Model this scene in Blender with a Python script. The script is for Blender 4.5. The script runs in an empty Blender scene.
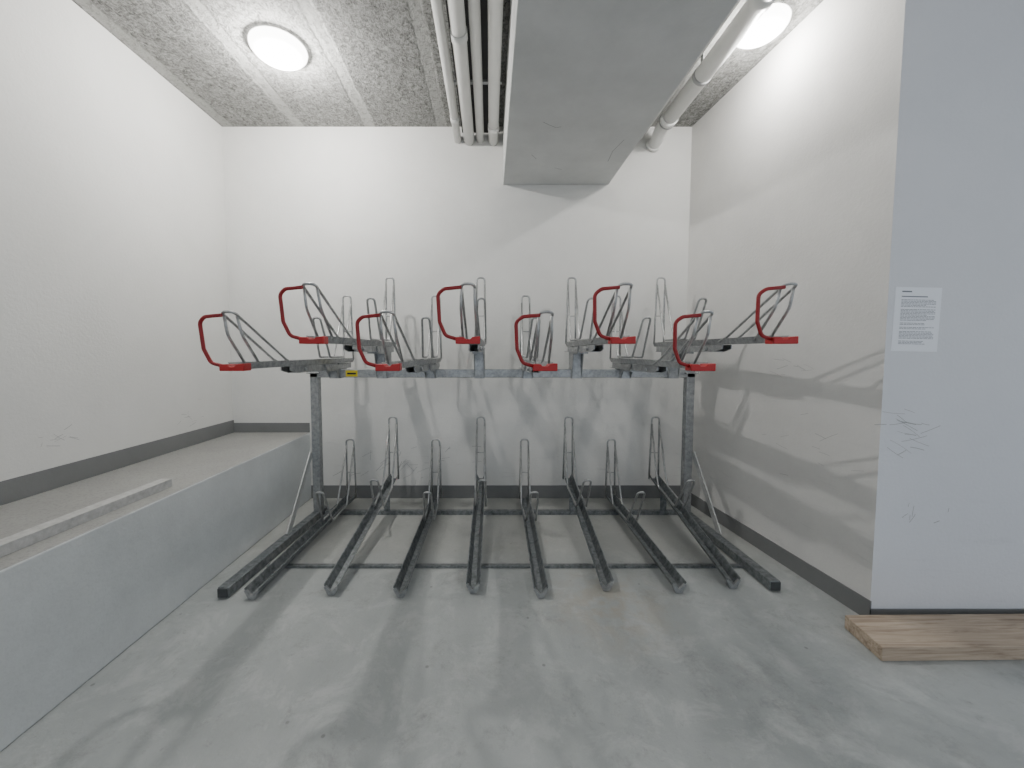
import bpy, bmesh, math, random
from mathutils import Vector, Matrix
random.seed(4)
C = bpy.context.scene.collection

# ---------------- material helpers ----------------
def newmat(name):
    m = bpy.data.materials.new(name); m.use_nodes = True
    nt = m.node_tree
    b = nt.nodes["Principled BSDF"]
    return m, nt, b
def ramp(nt, src, stops):
    r = nt.nodes.new("ShaderNodeValToRGB")
    e = r.color_ramp.elements
    while len(e) < len(stops): e.new(0.5)
    for i, (p, c) in enumerate(stops):
        e[i].position = p
        e[i].color = (c, c, c, 1) if isinstance(c, (int, float)) else (*c, 1)
    nt.links.new(src, r.inputs[0]); return r.outputs[0]
def noise(nt, vec, scale, detail=4, rough=0.55, dist=0.0):
    n = nt.nodes.new("ShaderNodeTexNoise")
    n.inputs["Scale"].default_value = scale; n.inputs["Detail"].default_value = detail
    n.inputs["Roughness"].default_value = rough; n.inputs["Distortion"].default_value = dist
    nt.links.new(vec, n.inputs["Vector"]); return n.outputs["Fac"]
def mapping(nt, scale=(1, 1, 1), rot=(0, 0, 0)):
    tc = nt.nodes.new("ShaderNodeTexCoord"); mp = nt.nodes.new("ShaderNodeMapping")
    mp.inputs["Scale"].default_value = scale; mp.inputs["Rotation"].default_value = rot
    nt.links.new(tc.outputs["Object"], mp.inputs["Vector"]); return mp.outputs[0]
def mix(nt, fac, a, b, mode='MIX'):
    m = nt.nodes.new("ShaderNodeMix"); m.data_type = 'RGBA'; m.blend_type = mode
    for s, v in ((m.inputs[0], fac), (m.inputs[6], a), (m.inputs[7], b)):
        if isinstance(v, (int, float)): s.default_value = v
        elif isinstance(v, tuple): s.default_value = (*v, 1)
        else: nt.links.new(v, s)
    return m.outputs[2]
def mth(nt, op, a, b=0.0):
    m = nt.nodes.new("ShaderNodeMath"); m.operation = op
    for s, v in ((m.inputs[0], a), (m.inputs[1], b)):
        if isinstance(v, (int, float)): s.default_value = v
        else: nt.links.new(v, s)
    return m.outputs[0]
def bump(nt, b, h, strength, dist=0.01):
    n = nt.nodes.new("ShaderNodeBump"); n.inputs["Strength"].default_value = strength
    n.inputs["Distance"].default_value = dist
    nt.links.new(h, n.inputs["Height"]); nt.links.new(n.outputs[0], b.inputs["Normal"])

def wall_mat(name, col, dirt=0.10, grime=0.38):
    m, nt, b = newmat(name)
    v = mapping(nt)
    big = ramp(nt, noise(nt, v, 1.6, 7, 0.68), [(0.3, 0.0), (0.75, 1.0)])
    c = mix(nt, big, col, tuple(x * (1 - dirt) for x in col))
    vs = mapping(nt, (1.2, 1.2, 9))
    st = ramp(nt, noise(nt, vs, 2.2, 8, 0.75, 0.6), [(0.58, 0.0), (0.70, 1.0)])
    sep = nt.nodes.new("ShaderNodeSeparateXYZ"); nt.links.new(v, sep.inputs[0])
    zm = ramp(nt, mth(nt, 'MULTIPLY', sep.outputs[2], 0.4), [(0.06, 1.0), (0.42, 0.0)])
    f = mth(nt, 'MULTIPLY', mth(nt, 'MULTIPLY', st, zm), grime)
    c = mix(nt, f, c, tuple(x * 0.55 for x in col))
    nt.links.new(c, b.inputs["Base Color"]); b.inputs["Roughness"].default_value = 0.85
    fine = noise(nt, v, 60, 5, 0.65)
    bump(nt, b, fine, 0.3, 0.005)
    return m
M_wall = wall_mat("plaster_white", (0.75, 0.745, 0.72))
M_wallR = wall_mat("plaster_right", (0.71, 0.70, 0.68), 0.14)
M_wallF = wall_mat("plaster_daylight_tint", (0.75, 0.76, 0.79), 0.06, 0.22)  # cool daylight on this wall put into its base colour

# floor paint
m, nt, b = newmat("painted_concrete_floor")
v = mapping(nt)
c = mix(nt, ramp(nt, noise(nt, v, 1.1, 7, 0.66, 0.3), [(0.3, 0.0), (0.7, 1.0)]), (0.31, 0.33, 0.325), (0.43, 0.45, 0.445))
c = mix(nt, mth(nt, 'MULTIPLY', ramp(nt, noise(nt, v, 4.5, 9, 0.78, 0.5), [(0.50, 0.0), (0.60, 1.0)]), 0.45), c, (0.51, 0.525, 0.515))
c = mix(nt, mth(nt, 'MULTIPLY', ramp(nt, noise(nt, v, 3.1, 12, 0.84, 0.2), [(0.53, 0.0), (0.64, 1.0)]), 0.5), c, (0.21, 0.21, 0.20))
c = mix(nt, mth(nt, 'MULTIPLY', ramp(nt, noise(nt, mapping(nt, (1, 1, 1), (0, 0, 1.0)), 14, 9, 0.8), [(0.58, 0.0), (0.66, 1.0)]), 0.45), c, (0.22, 0.22, 0.21))
vor = nt.nodes.new("ShaderNodeTexVoronoi"); vor.inputs["Scale"].default_value = 6.0; nt.links.new(v, vor.inputs["Vector"])
c = mix(nt, mth(nt, 'MULTIPLY', ramp(nt, vor.outputs["Distance"], [(0.03, 1.0), (0.055, 0.0)]), 0.6), c, (0.15, 0.15, 0.14))
sub = nt.nodes.new("ShaderNodeVectorMath"); sub.operation = 'DISTANCE'; nt.links.new(v, sub.inputs[0]); sub.inputs[1].default_value = (0.62, 1.95, 0.0)
pm = mth(nt, 'MULTIPLY', ramp(nt, sub.outputs["Value"], [(0.05, 1.0), (0.42, 0.0)]), ramp(nt, noise(nt, v, 9, 8, 0.7), [(0.42, 0.0), (0.56, 1.0)]))
c = mix(nt, mth(nt, 'MULTIPLY', pm, 0.7), c, (0.36, 0.325, 0.26))
sepf = nt.nodes.new("ShaderNodeSeparateXYZ"); nt.links.new(v, sepf.inputs[0])
wm = ramp(nt, mth(nt, 'ADD', mth(nt, 'MULTIPLY', sepf.outputs[1], 0.25), mth(nt, 'MULTIPLY', noise(nt, v, 2.5, 6, 0.7), 0.1)), [(0.60, 0.0), (0.68, 1.0)])
c = mix(nt, mth(nt, 'MULTIPLY', wm, 0.5), c, (0.38, 0.375, 0.345))
nt.links.new(c, b.inputs["Base Color"])
r = ramp(nt, noise(nt, v, 3, 6, 0.7), [(0.3, 0.34), (0.7, 0.6)]); nt.links.new(r, b.inputs["Roughness"])
bump(nt, b, noise(nt, v, 28, 8, 0.7), 0.35, 0.010)
M_floor = m

def grey_paint(name, col, speck=0.0):
    m, nt, b = newmat(name); v = mapping(nt)
    c = mix(nt, ramp(nt, noise(nt, v, 3, 6, 0.65), [(0.3, 0.0), (0.7, 1.0)]), col, tuple(x * 0.84 for x in col))
    if speck: c = mix(nt, mth(nt, 'MULTIPLY', ramp(nt, noise(nt, v, 90, 3, 0.6), [(0.52, 0.0), (0.62, 1.0)]), speck), c, tuple(x * 0.6 for x in col))
    nt.links.new(c, b.inputs["Base Color"]); b.inputs["Roughness"].default_value = 0.6
    bump(nt, b, noise(nt, v, 50, 4, 0.6), 0.25, 0.005)
    return m
M_base = grey_paint("grey_skirting_paint", (0.20, 0.205, 0.205))
M_ledgetop = grey_paint("ledge_top_paint", (0.34, 0.34, 0.325), 0.5)
M_ledgeface = grey_paint("ledge_face_paint", (0.64, 0.665, 0.665), 0.12)
M_beam = grey_paint("beam_paint", (0.64, 0.65, 0.64))

# ceiling boards with filled joints
m, nt, b = newmat("rough_ceiling_boards")
v = mapping(nt)
sep = nt.nodes.new("ShaderNodeSeparateXYZ"); nt.links.new(v, sep.inputs[0])
wob = mth(nt, 'MULTIPLY', mth(nt, 'SUBTRACT', noise(nt, v, 9, 4, 0.6), 0.5), 0.04)
def seam(axis, period, off, half):
    x = mth(nt, 'ADD', mth(nt, 'ADD', axis, off), wob)
    f = mth(nt, 'FRACT', mth(nt, 'DIVIDE', x, period))
    d = mth(nt, 'ABSOLUTE', mth(nt, 'SUBTRACT', f, 0.5))
    return ramp(nt, d, [(max(0, half / period - 0.012), 1.0), (half / period + 0.012, 0.0)])
sx = seam(sep.outputs[0], 0.60, 1.61 + 0.30 + 6.0, 0.042)
n1 = noise(nt, v, 32, 6, 0.78, 1.2)
n2 = noise(nt, mapping(nt, (3, 1, 1), (0, 0, 0.6)), 22, 5, 0.7, 2.0)
spk = ramp(nt, mth(nt, 'ADD', mth(nt, 'MULTIPLY', n1, 0.6), mth(nt, 'MULTIPLY', n2, 0.4)), [(0.41, (0.085, 0.085, 0.08)), (0.58, (0.38, 0.38, 0.365))])
joint = mix(nt, noise(nt, v, 8, 5, 0.7), (0.33, 0.33, 0.315), (0.42, 0.42, 0.40))
smask = mth(nt, 'MULTIPLY', sx, ramp(nt, noise(nt, v, 25, 5, 0.7), [(0.35, 0.3), (0.55, 0.9)]))
c = mix(nt, smask, spk, joint)
nt.links.new(c, b.inputs["Base Color"]); b.inputs["Roughness"].default_value = 0.9
bump(nt, b, mth(nt, 'MULTIPLY', n1, mth(nt, 'SUBTRACT', 1.0, smask)), 0.7, 0.015)
M_ceil = m

def galv(name, lo, hi, metal=0.75, rough=(0.30, 0.55)):
    m, nt, b = newmat(name); v = mapping(nt)
    n = noise(nt, v, 35, 5, 0.65)
    c = ramp(nt, n, [(0.3, lo), (0.7, hi)])
    nt.links.new(c, b.inputs["Base Color"]); b.inputs["Metallic"].default_value = metal
    nt.links.new(ramp(nt, noise(nt, v, 12, 4), [(0.3, rough[0]), (0.7, rough[1])]), b.inputs["Roughness"])
    bump(nt, b, n, 0.1, 0.002)
    return m
M_rod = galv("galvanised_rod", (0.34, 0.345, 0.345), (0.54, 0.55, 0.55), 0.85)
M_galv = galv("galvanised_steel", (0.26, 0.27, 0.275), (0.47, 0.48, 0.485))
M_chan = galv("weathered_channel", (0.13, 0.145, 0.15), (0.34, 0.36, 0.37), 0.8)
M_brace = galv("bright_brace", (0.5, 0.51, 0.5), (0.66, 0.67, 0.66), 0.5)
def plain(name, col, rough=0.5, metal=0.0, var=0.12):
    m, nt, b = newmat(name); v = mapping(nt)
    c = mix(nt, noise(nt, v, 14, 4), col, tuple(x * (1 - var) for x in col))
    nt.links.new(c, b.inputs["Base Color"]); b.inputs["Roughness"].default_value = rough
    b.inputs["Metallic"].default_value = metal
    return m
M_red = plain("red_plastic_coating", (0.30, 0.008, 0.012), 0.4)
M_redcap = plain("red_plastic_cap", (0.46, 0.011, 0.013), 0.42)
M_black = plain("black_plastic", (0.02, 0.02, 0.022), 0.5)
M_plug = plain("dark_grey_plug", (0.06, 0.065, 0.068), 0.5)
M_pipe = plain("white_pipe", (0.74, 0.74, 0.72), 0.45)
M_pipe2 = plain("grey_pipe", (0.33, 0.33, 0.33), 0.5)
M_gapshade = plain("pipe_gap_dark", (0.05, 0.05, 0.05), 0.9)  # near-black colour for the shade in the pipe gaps
M_paper = plain("paper", (0.88, 0.90, 0.94), 0.4, 0, 0.03)
M_ink = plain("ink", (0.20, 0.21, 0.24), 0.7)
M_yel = plain("yellow_label", (0.75, 0.6, 0.03), 0.4)
M_mark = plain("scuff_black", (0.30, 0.30, 0.30), 0.8)
M_mark2 = plain("scuff_light", (0.40, 0.40, 0.39), 0.8)
M_batten = galv("weathered_batten", (0.38, 0.38, 0.37), (0.56, 0.56, 0.55), 0.15, (0.5, 0.7))
m, nt, b = newmat("plank_wood")
v = mapping(nt, (0.7, 11, 11))
n1 = noise(nt, v, 3.5, 8, 0.65, 1.0)
c = ramp(nt, n1, [(0.28, (0.19, 0.135, 0.095)), (0.48, (0.43, 0.34, 0.255)), (0.72, (0.60, 0.50, 0.39))])
nt.links.new(c, b.inputs["Base Color"]); b.inputs["Roughness"].default_value = 0.75
bump(nt, b, n1, 0.3, 0.005); M_wood = m
m, nt, b = newmat("lamp_diffuser")
b.inputs["Base Color"].default_value = (0.9, 0.9, 0.9, 1)
b.inputs["Emission Color"].default_value = (1.0, 0.985, 0.95, 1)
b.inputs["Emission Strength"].default_value = 12
M_lamp = m

# ---------------- mesh helpers ----------------
def obj_from(bm, name, mat, parent=None, smooth=False, bevel=0.0):
    me = bpy.data.meshes.new(name)
    bmesh.ops.recalc_face_normals(bm, faces=bm.faces[:])
    bm.to_mesh(me); bm.free()
    o = bpy.data.objects.new(name, me); C.objects.link(o)
    for mm in (mat if isinstance(mat, list) else [mat]): me.materials.append(mm)
    if smooth:
        for p in me.polygons: p.use_smooth = True
    if bevel:
        bv = o.modifiers.new("bevel", 'BEVEL'); bv.width = bevel; bv.segments = 2; bv.limit_method = 'ANGLE'
    if parent: o.parent = parent
    return o
def box(bm, x0, x1, y0, y1, z0, z1, mi=0):
    vs = [bm.verts.new((x, y, z)) for x in (x0, x1) for y in (y0, y1) for z in (z0, z1)]
    for f in ((0, 1, 3, 2), (4, 6, 7, 5), (0, 4, 5, 1), (2, 3, 7, 6), (0, 2, 6, 4), (1, 5, 7, 3)):
        bm.faces.new([vs[i] for i in f]).material_index = mi
def prism(bm, poly, z0, z1):
    a = [bm.verts.new((x, y, z0)) for x, y in poly]; b_ = [bm.verts.new((x, y, z1)) for x, y in poly]
    n = len(poly)
    bm.faces.new(a[::-1]); bm.faces.new(b_)
    for i in range(n): bm.faces.new((a[i], a[(i + 1) % n], b_[(i + 1) % n], b_[i]))
def boxobj(name, mat, *a, parent=None, bevel=0.0):
    bm = bmesh.new(); box(bm, *a); return obj_from(bm, name, mat, parent, bevel=bevel)
def fillet(pts, rad, n=6):
    pts = [Vector(p) for p in pts]; out = [pts[0]]
    for i in range(1, len(pts) - 1):
        p, a, c = pts[i], pts[i - 1], pts[i + 1]
        u = (a - p); w = (c - p); lu, lw = u.length, w.length
        u.normalize(); w.normalize()
        ang = u.angle(w)
        if ang > 3.10: out.append(p); continue
        t = min(rad / math.tan(ang / 2), lu * 0.48, lw * 0.48)
        s, e = p + u * t, p + w * t
        for k in range(n + 1):
            q = k / n
            out.append(s * (1 - q) ** 2 + p * 2 * q * (1 - q) + e * q * q)
    out.append(pts[-1]); return out
def tube(bm, pts, r, seg=10, mi=0):
    pts = [Vector(p) for p in pts]
    cl = [pts[0]]
    for p in pts[1:]:
        if (p - cl[-1]).length > 1e-5: cl.append(p)
    pts = cl; n = len(pts)
    T = [(pts[min(i + 1, n - 1)] - pts[max(i - 1, 0)]).normalized() for i in range(n)]
    ref = Vector((1, 0, 0)) if abs(T[0].x) < 0.8 else Vector((0, 0, 1))
    nv = (ref - T[0] * ref.dot(T[0])).normalized()
    rings = []
    for i in range(n):
        nv = (nv - T[i] * nv.dot(T[i])).normalized(); bv = T[i].cross(nv)
        rings.append([bm.verts.new(pts[i] + (nv * math.cos(2 * math.pi * k / seg) + bv * math.sin(2 * math.pi * k / seg)) * r) for k in range(seg)])
    for i in range(n - 1):
        for k in range(seg):
            f = bm.faces.new((rings[i][k], rings[i][(k + 1) % seg], rings[i + 1][(k + 1) % seg], rings[i + 1][k]))
            f.smooth = True; f.material_index = mi
    bm.faces.new(rings[0][::-1]).material_index = mi; bm.faces.new(rings[-1]).material_index = mi
def extrude_profile(bm, prof, A, B):
    A, B = Vector(A), Vector(B)
    a = [bm.verts.new(A + Vector((x, 0, z))) for x, z in prof]
    b_ = [bm.verts.new(B + Vector((x, 0, z))) for x, z in prof]
    n = len(prof)
    for i in range(n): bm.faces.new((a[i], a[(i + 1) % n], b_[(i + 1) % n], b_[i]))
    return a, b_
def uchannel(w_top, w_bot, h, t):
    o = [(-w_top / 2, h), (-w_bot / 2, 0), (w_bot / 2, 0), (w_top / 2, h)]
    i = [(-w_top / 2 + t, h), (-w_bot / 2 + t * 0.7, t), (w_bot / 2 - t * 0.7, t), (w_top / 2 - t, h)]
    return o, i
def channel(bm, A, B, w_top, w_bot, h, t=0.005):
    o, i = uchannel(w_top, w_bot, h, t)
    prof = o + i[::-1]
    a, b_ = extrude_profile(bm, prof, A, B)
    for r in (a, b_):
        for k in range(3): bm.faces.new((r[k], r[k + 1], r[6 - k], r[7 - k]))
def box_along(bm, A, B, w, h):
    A, B = Vector(A), Vector(B); d = (B - A).normalized()
    s = d.cross(Vector((0, 0, 1)))
    if s.length < 0.01: s = Vector((1, 0, 0))
    s.normalize(); u = s.cross(d)
    vs = []
    for P in (A, B):
        for sx_, sz_ in ((-1, -1), (1, -1), (1, 1), (-1, 1)):
            vs.append(bm.verts.new(P + s * sx_ * w / 2 + u * sz_ * h / 2))
    bm.faces.new(vs[0:4]); bm.faces.new(vs[4:8][::-1])
    for k in range(4): bm.faces.new((vs[k], vs[(k + 1) % 4], vs[4 + (k + 1) % 4], vs[4 + k]))

# ---------------- room ----------------
H = 3.20; YB = 3.41; XL = -2.264; YBK = -2.2; XR = 4.6
boxobj("floor", M_floor, XL - 0.1, XR, YBK, YB + 0.1, -0.1, 0)
boxobj("ceiling", M_ceil, XL - 0.1, XR, YBK, YB + 0.1, H, H + 0.1)
boxobj("wall_back", M_wall, XL - 0.1, 1.82, YB, YB + 0.1, 0, H)
boxobj("wall_left", M_wall, XL - 0.1, XL, YBK, YB, 0, H)
bm = bmesh.new(); prism(bm, [(1.707, YB), (1.84, 1.82), (1.95, 1.93), (1.82, YB)], 0, H); obj_from(bm, "wall_right", M_wallR)
bm = bmesh.new(); prism(bm, [(1.84, 1.82), (XR, 1.82), (XR, 1.93), (1.95, 1.93)], 0, H); obj_from(bm, "wall_front", M_wallF)
LT = 0.592; LX = -1.59
bm = bmesh.new(); box(bm, LX, 1.70, YB - 0.006, YB, 0, 0.115); obj_from(bm, "baseboard_back", M_base)
bm = bmesh.new(); prism(bm, [(1.699, YB - 0.006), (1.7065, YB - 0.006), (1.8395, 1.814), (1.833, 1.814)], 0, 0.10); obj_from(bm, "baseboard_right", M_base)
boxobj("baseboard_front", M_base, 1.833, XR, 1.814, 1.82, 0, 0.06)
boxobj("baseboard_left", M_base, XL, XL + 0.006, YBK, YB, LT, LT + 0.11)
boxobj("trim_1", M_base, XL, LX, YB - 0.006, YB, LT, LT + 0.085)
bm = bmesh.new(); box(bm, XL, LX, YBK, YB, 0, LT)
for f in bm.faces:
    f.normal_update()
    f.material_index = 0 if abs(f.normal.z) > 0.5 else 1
obj_from(bm, "wall_ledge", [M_ledgetop, M_ledgeface], bevel=0.008)
boxobj("ceiling_beam", M_beam, 0.11, 1.01, YBK, YB, 2.722, H, bevel=0.006)

# ---------------- pipes ----------------
par = bpy.data.objects.new("ceiling_pipes", None); C.objects.link(par)
def pipe(name, x, z, r, mat, y0=YBK, y1=YB, collars=()):
    bm = bmesh.new(); tube(bm, [(x, y0, z), (x, (y0 + y1) / 2, z), (x, y1, z)], r, 20)
    for cy in collars: tube(bm, [(x, cy - 0.03, z), (x, cy + 0.03, z)], r * 1.13, 20)
    return obj_from(bm, name, mat, par)
pipe("pipe_1", -0.272, 3.09, 0.030, M_pipe, collars=(3.1,))
pipe("pipe_2", -0.175, 3.085, 0.043, M_pipe, collars=(2.3,))
pipe("pipe_3", -0.082, 3.095, 0.032, M_pipe)
pipe("pipe_4", 0.028, 3.08, 0.040, M_pipe, collars=(3.2,))
boxobj("pipe_gap_shade", M_gapshade, -0.235, -0.015, YBK, YB, 3.15, H, parent=par)  # added dark strip stands in for shade between the pipes
bm = bmesh.new()
for y in (0.6, 1.7, 2.75):
    box(bm, -0.31, 0.075, y, y + 0.03, 3.128, 3.14)
    for x in (-0.315, 0.070): box(bm, x, x + 0.01, y, y + 0.03, 3.13, H)
obj_from(bm, "hanger_straps", M_galv, par)
par2 = bpy.data.objects.new("drain_pipe", None); C.objects.link(par2)
par = par2
pipe("main_pipe", 1.365, 3.075, 0.055, M_pipe, y1=3.12, collars=(3.08, 2.05))
pipe("branch_pipe", 1.245, 3.10, 0.033, M_pipe, y1=3.36)
bm = bmesh.new(); tube(bm, fillet([(1.365, 3.05, 3.075), (1.365, 3.22, 3.075), (1.38, 3.33, 3.05), (1.38, YB, 3.05)], 0.06), 0.052, 20)
tube(bm, [(1.38, 3.37, 3.05), (1.38, 3.405, 3.05)], 0.062, 20)
obj_from(bm, "pipe_elbow", M_pipe, par2)
bm = bmesh.new()
tube(bm, [(1.365, 3.1, 3.075), (1.365, 3.115, 3.075)], 0.064, 20)
box(bm, 1.36, 1.37, 2.60, 2.63, 3.12, H); tube(bm, [(1.365, 2.6, 3.075), (1.365, 2.63, 3.075)], 0.058, 20)
obj_from(bm, "pipe_clamp", M_pipe2, par2)

# ---------------- lamps ----------------
def lamp(x, y, r, power=30):
    p = bpy.data.objects.new("ceiling_lamp", None); C.objects.link(p)
    def lathe(bm, prof):
        rings = [[bm.verts.new((x + q * math.cos(2 * math.pi * k / 48), y + q * math.sin(2 * math.pi * k / 48), H + z)) for k in range(48)] for q, z in prof]
        for i in range(len(rings) - 1):
            for k in range(48):
                f = bm.faces.new((rings[i][k], rings[i][(k + 1) % 48], rings[i + 1][(k + 1) % 48], rings[i + 1][k])); f.smooth = True
        bm.faces.new(rings[-1]); bm.faces.new(rings[0][::-1])
    bm = bmesh.new(); lathe(bm, [(r * 0.93, 0.0), (r * 0.93, -0.004), (r * 0.9, -0.005)]); obj_from(bm, "lamp_base", M_pipe, p)
    bm = bmesh.new()
    lathe(bm, [(r * 0.99, -0.003)] + [(r * math.cos(a), -0.008 - 0.072 * math.sin(a)) for a in [math.radians(d) for d in (0, 12, 25, 40, 55, 70, 82, 88)]])
    obj_from(bm, "lamp_diffuser", M_lamp, p)
    L = bpy.data.lights.new("lamp_bulb", 'POINT'); L.energy = power; L.shadow_soft_size = 0.03; L.color = (1.0, 0.98, 0.945)
    o = bpy.data.objects.new("lamp_bulb", L); C.objects.link(o); o.location = (x, y, H - 0.15); o.parent = p
lamp(-1.320, 2.55, 0.165, 76)
lamp(1.570, 2.38, 0.145, 24)
lamp(-1.336, -0.6, 0.160, 8)  # unseen lamp added behind the camera for ambient light
lamp(1.570, -0.6, 0.160, 20)  # second unseen lamp, also added for ambient light

# ---------------- rack ----------------
rack = bpy.data.objects.new("two_tier_bicycle_rack", None); C.objects.link(rack)
Xlf = [-1.249, -0.847, -0.472, -0.091, 0.268, 0.632, 1.018, 1.335]
Xlr = [-1.186, -0.822, -0.459, -0.078, 0.294, 0.667, 1.030, 1.402]
Xuf = [-1.205, -0.830, -0.478, -0.103, 0.258, 0.620, 0.995, 1.375]
Xur = [-1.174, -0.820, -0.444, -0.075, 0.293, 0.670, 1.040, 1.400]
Ylf = [1.975, 2.01, 1.99, 2.03, 1.99, 2.05, 2.03, 2.07]
PXL, PXR = -1.345, 1.535; YP = 3.0
bm = bmesh.new()
for X in (PXL, PXR):
    box(bm, X - 0.03, X + 0.03, YP - 0.03, YP + 0.03, 0.05, 1.14)
    box(bm, X - 0.05, X + 0.05, YP - 0.05, YP + 0.05, 1.135, 1.147)
obj_from(bm, "posts", M_galv, rack, bevel=0.004)
bm = bmesh.new()
def footrail(y0, xa, xb):
    box_along(bm, (xa, y0, 0.031), (xb, 3.10, 0.031), 0.060, 0.054)
footrail(1.99, -1.410, PXL); footrail(2.05, 1.550, PXR)
obj_from(bm, "foot_rails", M_chan, rack, bevel=0.004)
bm = bmesh.new()
box(bm, -1.435, -1.385, 1.983, 1.99, 0.008, 0.054); box(bm, 1.525, 1.575, 2.043, 2.05, 0.008, 0.054)
obj_from(bm, "foot_end_plugs", M_plug, rack)
bm = bmesh.new(); box(bm, PXL - 0.03, PXR + 0.03, YP - 0.03, YP + 0.03, 1.105, 1.168); obj_from(bm, "upper_beam", M_galv, rack, bevel=0.004)
bm = bmesh.new()
for X, s in ((PXL, -1), (PXR, 1)):
    box_along(bm, (X + s * 0.036, 2.60, 0.05), (X + s * 0.036, 2.975, 0.52), 0.008, 0.050)
    tube(bm, [(X + s * 0.03, 2.965, 0.505), (X + s * 0.046, 2.965, 0.505)], 0.010, 8)
obj_from(bm, "diagonal_braces", M_brace, rack)
bm = bmesh.new()
box(bm, -1.345, 1.525, 2.275, 2.305, 0.001, 0.014); box(bm, -1.345, 1.525, 3.045, 3.085, 0.001, 0.03)
obj_from(bm, "floor_crossbars", M_chan, rack)

def rear_holder(bm, xf, xr, yf, yr, zz, hgt=0.52, ox=0.03):
    def cx(y): return xf + (xr - xf) * (y - yf) / (yr - yf)
    R = 0.0075
    Yt = yr - 0.03; Yb = yr - 0.17; Yc = yr - 0.50; Ys = yr - 0.64
    zt = zz(Yt) + hgt
    tube(bm, fillet([(cx(Yt) - 0.040, Yt + 0.01, zz(Yt) + 0.01), (cx(Yt) - 0.036, Yt + 0.01, zz(Yt) + 0.2), (cx(Yt) - 0.032, Yt, zt), (cx(Yt) + 0.032, Yt, zt),
                     (cx(Yt) + 0.036, Yt + 0.01, zz(Yt) + 0.2), (cx(Yt) + 0.040, Yt + 0.01, zz(Yt) + 0.01)], 0.028), R, 8)
    def side(s, o):
        return [(cx(Yt) + s * 0.032, Yt - 0.002, zt - 0.06), (cx(Yb) + s * 0.036, Yb, zz(Yb) + 0.14), (cx(Yb) + s * 0.038, Yb - 0.05, zz(Yb) + 0.035),
                (cx(Yc) + s * 0.036 + o * 0.6, Yc, zz(Yc) + 0.035), (cx(Ys) + s * 0.024 + o, Ys, zz(Ys) + 0.30)]
    l = side(-1, ox); r_ = side(1, ox)
    tube(bm, fillet(l + r_[::-1], 0.026), R, 8)
    tube(bm, [(cx(Yt) - 0.036, Yt + 0.008, zz(Yt) + 0.24), (cx(Yt) + 0.036, Yt + 0.008, zz(Yt) + 0.24)], 0.004, 6)

for i in range(8):
    high = i % 2 == 1
    xf, xr, yf, yr = Xlf[i], Xlr[i], Ylf[i], 3.30
    z0, z1 = 0.016, (0.21 if high else 0.035)
    bm = bmesh.new()
    channel(bm, (xf, yf, z0), (xr, yr, z1), 0.080, 0.036, 0.048)
    if high:
        xm = xf + (xr - xf) * (3.065 - yf) / (yr - yf); zm = z0 + (z1 - z0) * (3.065 - yf) / (yr - yf)
        box(bm, xm - 0.025, xm + 0.025, 3.06, 3.066, 0.02, zm + 0.004)
    obj_from(bm, f"lower_channel_{i+1}", M_chan, rack)
    bm = bmesh.new()
    rear_holder(bm, xf, xr, yf, yr, lambda y: z0 + (z1 - z0) * (y - yf) / (yr - yf), 0.545 if high else 0.525)
    obj_from(bm, f"lower_wheel_holder_{i+1}", M_rod, rack)
    bm = bmesh.new()
    a = [(-0.039, 0.046), (-0.018, 0.002), (0.018, 0.002), (0.039, 0.046), (0.026, 0.048), (0.0, 0.018), (-0.026, 0.048)]
    vA = [bm.verts.new((xf + x, yf - 0.004, z + 0.006)) for x, z in a]; vB = [bm.verts.new((xf + x, yf + 0.01, z + 0.006)) for x, z in a]
    bm.faces.new(vA); bm.faces.new(vB[::-1])
    for k in range(7): bm.faces.new((vA[k], vB[k], vB[(k + 1) % 7], vA[(k + 1) % 7]))
    box(bm, xf - 0.016, xf + 0.016, yf, yf + 0.04, 0.001, 0.016)
    obj_from(bm, f"channel_end_{i+1}", M_galv, rack)

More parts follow.
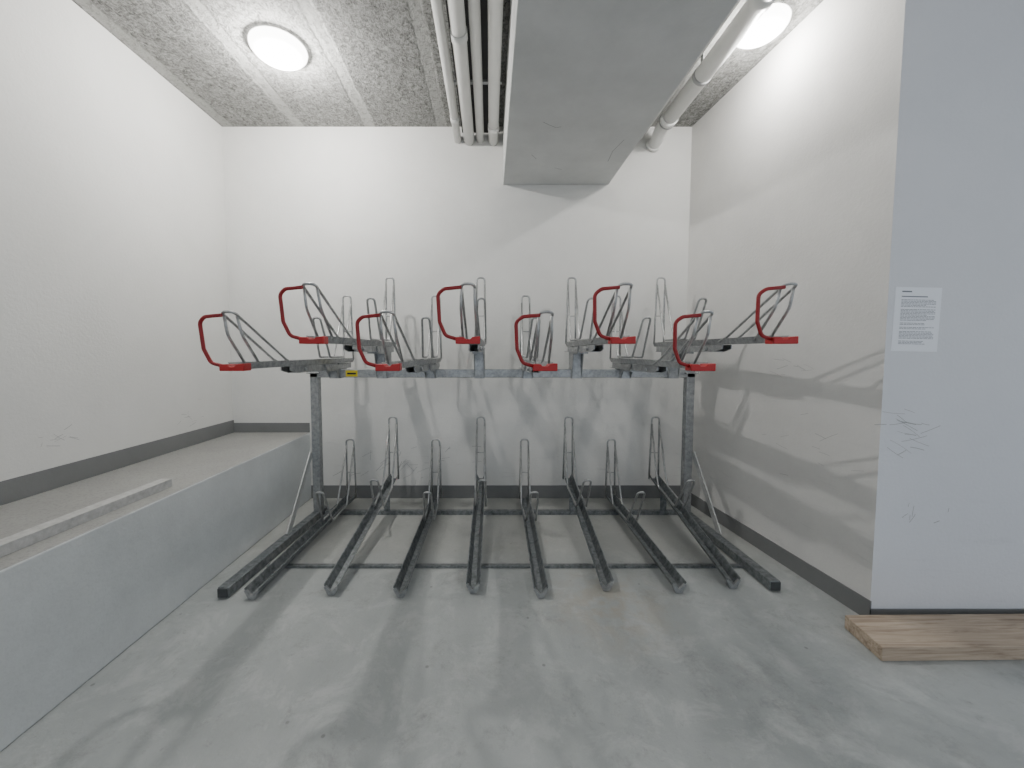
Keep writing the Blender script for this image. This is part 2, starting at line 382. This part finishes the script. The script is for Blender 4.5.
for i in range(8):
    high = i % 2 == 1
    z0 = 1.356 if high else 1.229
    xf, xr, yf, yr = Xuf[i], Xur[i], 1.86, 3.26
    cx = lambda y: xf + (xr - xf) * (y - yf) / (yr - yf)
    bm = bmesh.new()
    channel(bm, (xf, yf, z0 - 0.012), (xr, yr, z0 - 0.012), 0.088, 0.060, 0.034)
    obj_from(bm, f"upper_tray_{i+1}", M_galv, rack)
    bm = bmesh.new()
    zr = z0 - 0.014
    rb = zr - 0.042
    for s in (-1, 1):
        pts = [(2.28, zr), (3.22, zr), (3.22, rb), (2.36, rb), (2.28, rb + 0.018)]
        A = [bm.verts.new((cx(y) + s * 0.026 - 0.003, y, z)) for y, z in pts]
        B = [bm.verts.new((cx(y) + s * 0.026 + 0.003, y, z)) for y, z in pts]
        bm.faces.new(A); bm.faces.new(B[::-1])
        for k in range(5): bm.faces.new((A[k], B[k], B[(k + 1) % 5], A[(k + 1) % 5]))
        pts = [(2.72, zr - 0.008), (3.10, zr - 0.008), (3.10, 1.10), (2.96, 1.10), (2.90, rb - 0.012), (2.76, rb - 0.012)]
        A = [bm.verts.new((cx(y) + s * 0.036 - 0.003, y, z)) for y, z in pts]
        B = [bm.verts.new((cx(y) + s * 0.036 + 0.003, y, z)) for y, z in pts]
        bm.faces.new(A); bm.faces.new(B[::-1])
        for k in range(6): bm.faces.new((A[k], B[k], B[(k + 1) % 6], A[(k + 1) % 6]))
        for y in (2.45, 2.8):
            tube(bm, [(cx(y) + s * 0.026, y, rb + 0.02), (cx(y) + s * 0.042, y, rb + 0.02)], 0.011, 10)
    box(bm, cx(2.29) - 0.028, cx(2.29) + 0.028, 2.36, 3.2, rb, rb + 0.004)
    box(bm, cx(2.75) - 0.036, cx(2.75) + 0.036, 2.735, 2.741, rb - 0.012, zr)
    box(bm, cx(3.0) - 0.038, cx(3.0) + 0.038, 2.955, 2.962, 1.10, zr)
    obj_from(bm, f"slide_carriage_{i+1}", M_galv, rack)
    bm = bmesh.new()
    rear_holder(bm, xf, xr, yf, yr, lambda y: z0, 0.55 if high else 0.53)
    R = 0.0068
    def fs(s):
        return [(cx(2.22) + s * 0.036, 2.30, z0 + 0.004), (cx(2.2) + s * 0.036, 2.22, z0 + 0.03), (cx(1.9) + s * 0.030, 1.80, z0 + 0.255)]
    tube(bm, fillet(fs(-1) + fs(1)[::-1], 0.026), R, 8)
    for s in (-1, 1):
        tube(bm, fillet([(cx(1.83) + s * 0.030, 1.825, z0 + 0.238), (cx(1.85) + s * 0.034, 1.85, z0 + 0.15), (cx(1.95) + s * 0.036, 1.98, z0 + 0.005)], 0.1), R, 8)
    obj_from(bm, f"upper_wheel_holder_{i+1}", M_rod, rack)
    bm = bmesh.new()
    pts = [(-0.058, 0.014), (-0.058, -0.018), (0.058, -0.018), (0.058, 0.018), (0.020, 0.014), (0.012, 0.004), (-0.012, 0.004), (-0.020, 0.014)]
    A = [bm.verts.new((xf + x, 1.815, z0 + z)) for x, z in pts]; B = [bm.verts.new((xf + x * 0.9, 1.885, z0 + z)) for x, z in pts]
    bm.faces.new(A); bm.faces.new(B[::-1])
    for k in range(8): bm.faces.new((A[k], B[k], B[(k + 1) % 8], A[(k + 1) % 8]))
    obj_from(bm, f"end_cap_{i+1}", M_redcap, rack, bevel=0.004)
    bm = bmesh.new()
    tube(bm, fillet([(xf - 0.045, 1.84, z0 + 0.002), (xf - 0.105, 1.832, z0 + 0.020), (xf - 0.132, 1.825, z0 + 0.085), (xf - 0.138, 1.815, z0 + 0.210),
                     (xf - 0.108, 1.806, z0 + 0.233), (xf - 0.028, 1.803, z0 + 0.240)], 0.035), 0.0086, 12)
    obj_from(bm, f"lift_handle_{i+1}", M_red, rack)
bm = bmesh.new(); box(bm, -1.10, -1.01, YP - 0.0325, YP - 0.030, 1.113, 1.160, 0)
box(bm, -1.088, -1.022, YP - 0.0335, YP - 0.0325, 1.130, 1.143, 1)
obj_from(bm, "maker_label", [M_yel, M_black], rack)

# ---------------- plank, profile, notice ----------------
bm = bmesh.new()
prism(bm, [(1.672, 1.770), (1.645, 1.567), (XR - 0.2, 1.60), (XR - 0.2, 1.80)], 0.001, 0.064)
obj_from(bm, "wooden_plank", M_wood, bevel=0.004)
bm = bmesh.new()
box_along(bm, (-1.700, 0.55, LT + 0.021), (-1.680, 2.02, LT + 0.021), 0.006, 0.040)
box_along(bm, (-1.727, 0.55, LT + 0.0385), (-1.707, 2.02, LT + 0.0385), 0.056, 0.006)
box_along(bm, (-1.752, 0.55, LT + 0.018), (-1.732, 2.02, LT + 0.018), 0.005, 0.034)
obj_from(bm, "metal_profile", M_batten)

bm = bmesh.new()
box(bm, 0, 0.214, -0.0015, 0, 0, 0.295, 0)
z = 0.272
box(bm, 0.03, 0.075, -0.0022, -0.0015, z, z + 0.006, 1); z -= 0.022
box(bm, 0.03, 0.15, -0.0022, -0.0015, z, z + 0.0045, 1); z -= 0.014
while z > 0.03:
    ln = random.choice((0.155, 0.15, 0.16, 0.11, 0.158)); x = 0.03
    while x < 0.03 + ln:
        w = random.uniform(0.006, 0.018); box(bm, x, min(x + w, 0.19), -0.0022, -0.0015, z, z + 0.0022, 1); x += w + 0.003
    z -= 0.0062
    if random.random() < 0.16: z -= 0.007
o = obj_from(bm, "paper_notice", [M_paper, M_ink]); o.location = (1.866, 1.8199, 1.305); o.rotation_euler = (0, math.radians(1.2), 0)

def ribbon(bm, pts, w, nrm):
    nrm = Vector(nrm)
    for a, c in zip(pts[:-1], pts[1:]):
        a, c = Vector(a), Vector(c); s = (c - a).cross(nrm).normalized() * w / 2
        bm.faces.new([bm.verts.new(p) for p in (a - s, a + s, c + s, c - s)])
def strokes(bm, n, c, spread, ln, nrm, U, ang, w=0.002):
    U = Vector(U); Z = Vector((0, 0, 1)); c = Vector(c)
    for _ in range(n):
        p = c + U * random.gauss(0, spread[0]) + Z * random.gauss(0, spread[1])
        a = random.gauss(*ang); L = random.uniform(*ln); cv = random.uniform(-0.3, 0.3); pts = []
        for k in range(6):
            pts.append(p.copy()); aa = a + cv * k / 5
            p = p + (U * math.cos(aa) + Z * math.sin(aa)) * L / 5
        ribbon(bm, pts, w * random.uniform(0.5, 1.2), nrm)
bm = bmesh.new(); nf = (0, -1, 0)
strokes(bm, 18, (1.93, 1.8192, 0.93), (0.06, 0.05), (0.04, 0.13), nf, (1, 0, 0), (-0.35, 0.35), 0.0022)
strokes(bm, 7, (2.02, 1.8192, 0.52), (0.07, 0.03), (0.02, 0.06), nf, (1, 0, 0), (0.2, 1.2), 0.0026)
obj_from(bm, "scuff_marks_front", M_mark2)
bm = bmesh.new()
strokes(bm, 14, (-1.0, YB - 0.0008, 0.28), (0.22, 0.07), (0.03, 0.12), nf, (1, 0, 0), (0.9, 0.4), 0.003)
strokes(bm, 18, (-0.6, YB - 0.0008, 0.33), (0.3, 0.08), (0.02, 0.10), nf, (1, 0, 0), (0.3, 0.5), 0.003)
obj_from(bm, "scuff_marks_back", M_mark2)
bm = bmesh.new(); d = Vector((0.133, -1.59, 0)).normalized(); nr = Vector((-1, -0.0836, 0)).normalized()
def onR(y, z): return (1.707 + (YB - y) * 0.133 / 1.59 - 0.0009, y, z)
strokes(bm, 9, onR(2.35, 1.20), (0.12, 0.03), (0.03, 0.10), nr, d, (0.0, 0.2), 0.002)
strokes(bm, 12, onR(2.2, 0.78), (0.2, 0.08), (0.03, 0.12), nr, d, (0.1, 0.5), 0.002)
obj_from(bm, "scuff_marks_right", M_mark2)
bm = bmesh.new()
strokes(bm, 10, (XL + 0.0009, 2.02, 0.86), (0.06, 0.03), (0.02, 0.07), (1, 0, 0), (0, 1, 0), (0.1, 0.4), 0.002)
strokes(bm, 10, (XL + 0.0009, 2.9, 0.82), (0.12, 0.05), (0.02, 0.07), (1, 0, 0), (0, 1, 0), (0.1, 0.4), 0.002)
obj_from(bm, "scuff_marks_left", M_mark2)
bm = bmesh.new(); nb = (0, 0, -1)
def bl(pts): ribbon(bm, [Vector((x, y, 2.7208)) for x, y in pts], 0.004, nb)
bl([(0.33, 2.5), (0.37, 2.53), (0.42, 2.56), (0.45, 2.55)]); bl([(0.30, 2.9), (0.34, 2.96)]); bl([(0.5, 3.1), (0.56, 3.13)])
bl([(0.9, 2.7), (0.87, 2.85), (0.88, 3.0)])
obj_from(bm, "scuff_marks_beam", M_mark)

# ---------------- world + camera ----------------
w = bpy.data.worlds.new("World"); bpy.context.scene.world = w; w.use_nodes = True
bg = w.node_tree.nodes["Background"]; bg.inputs[0].default_value = (0.82, 0.90, 1.0, 1); bg.inputs[1].default_value = 0.88
cam = bpy.data.cameras.new("camera"); co = bpy.data.objects.new("camera", cam); C.objects.link(co)
cam.sensor_width = 36; cam.lens = 390 / 1024 * 36; cam.shift_x = 22 / 1024; cam.shift_y = -9.5 / 1024; cam.clip_start = 0.02
co.location = (0, 0, 1.3); co.rotation_euler = (math.radians(90 - 3.3), 0, 0)
bpy.context.scene.camera = co
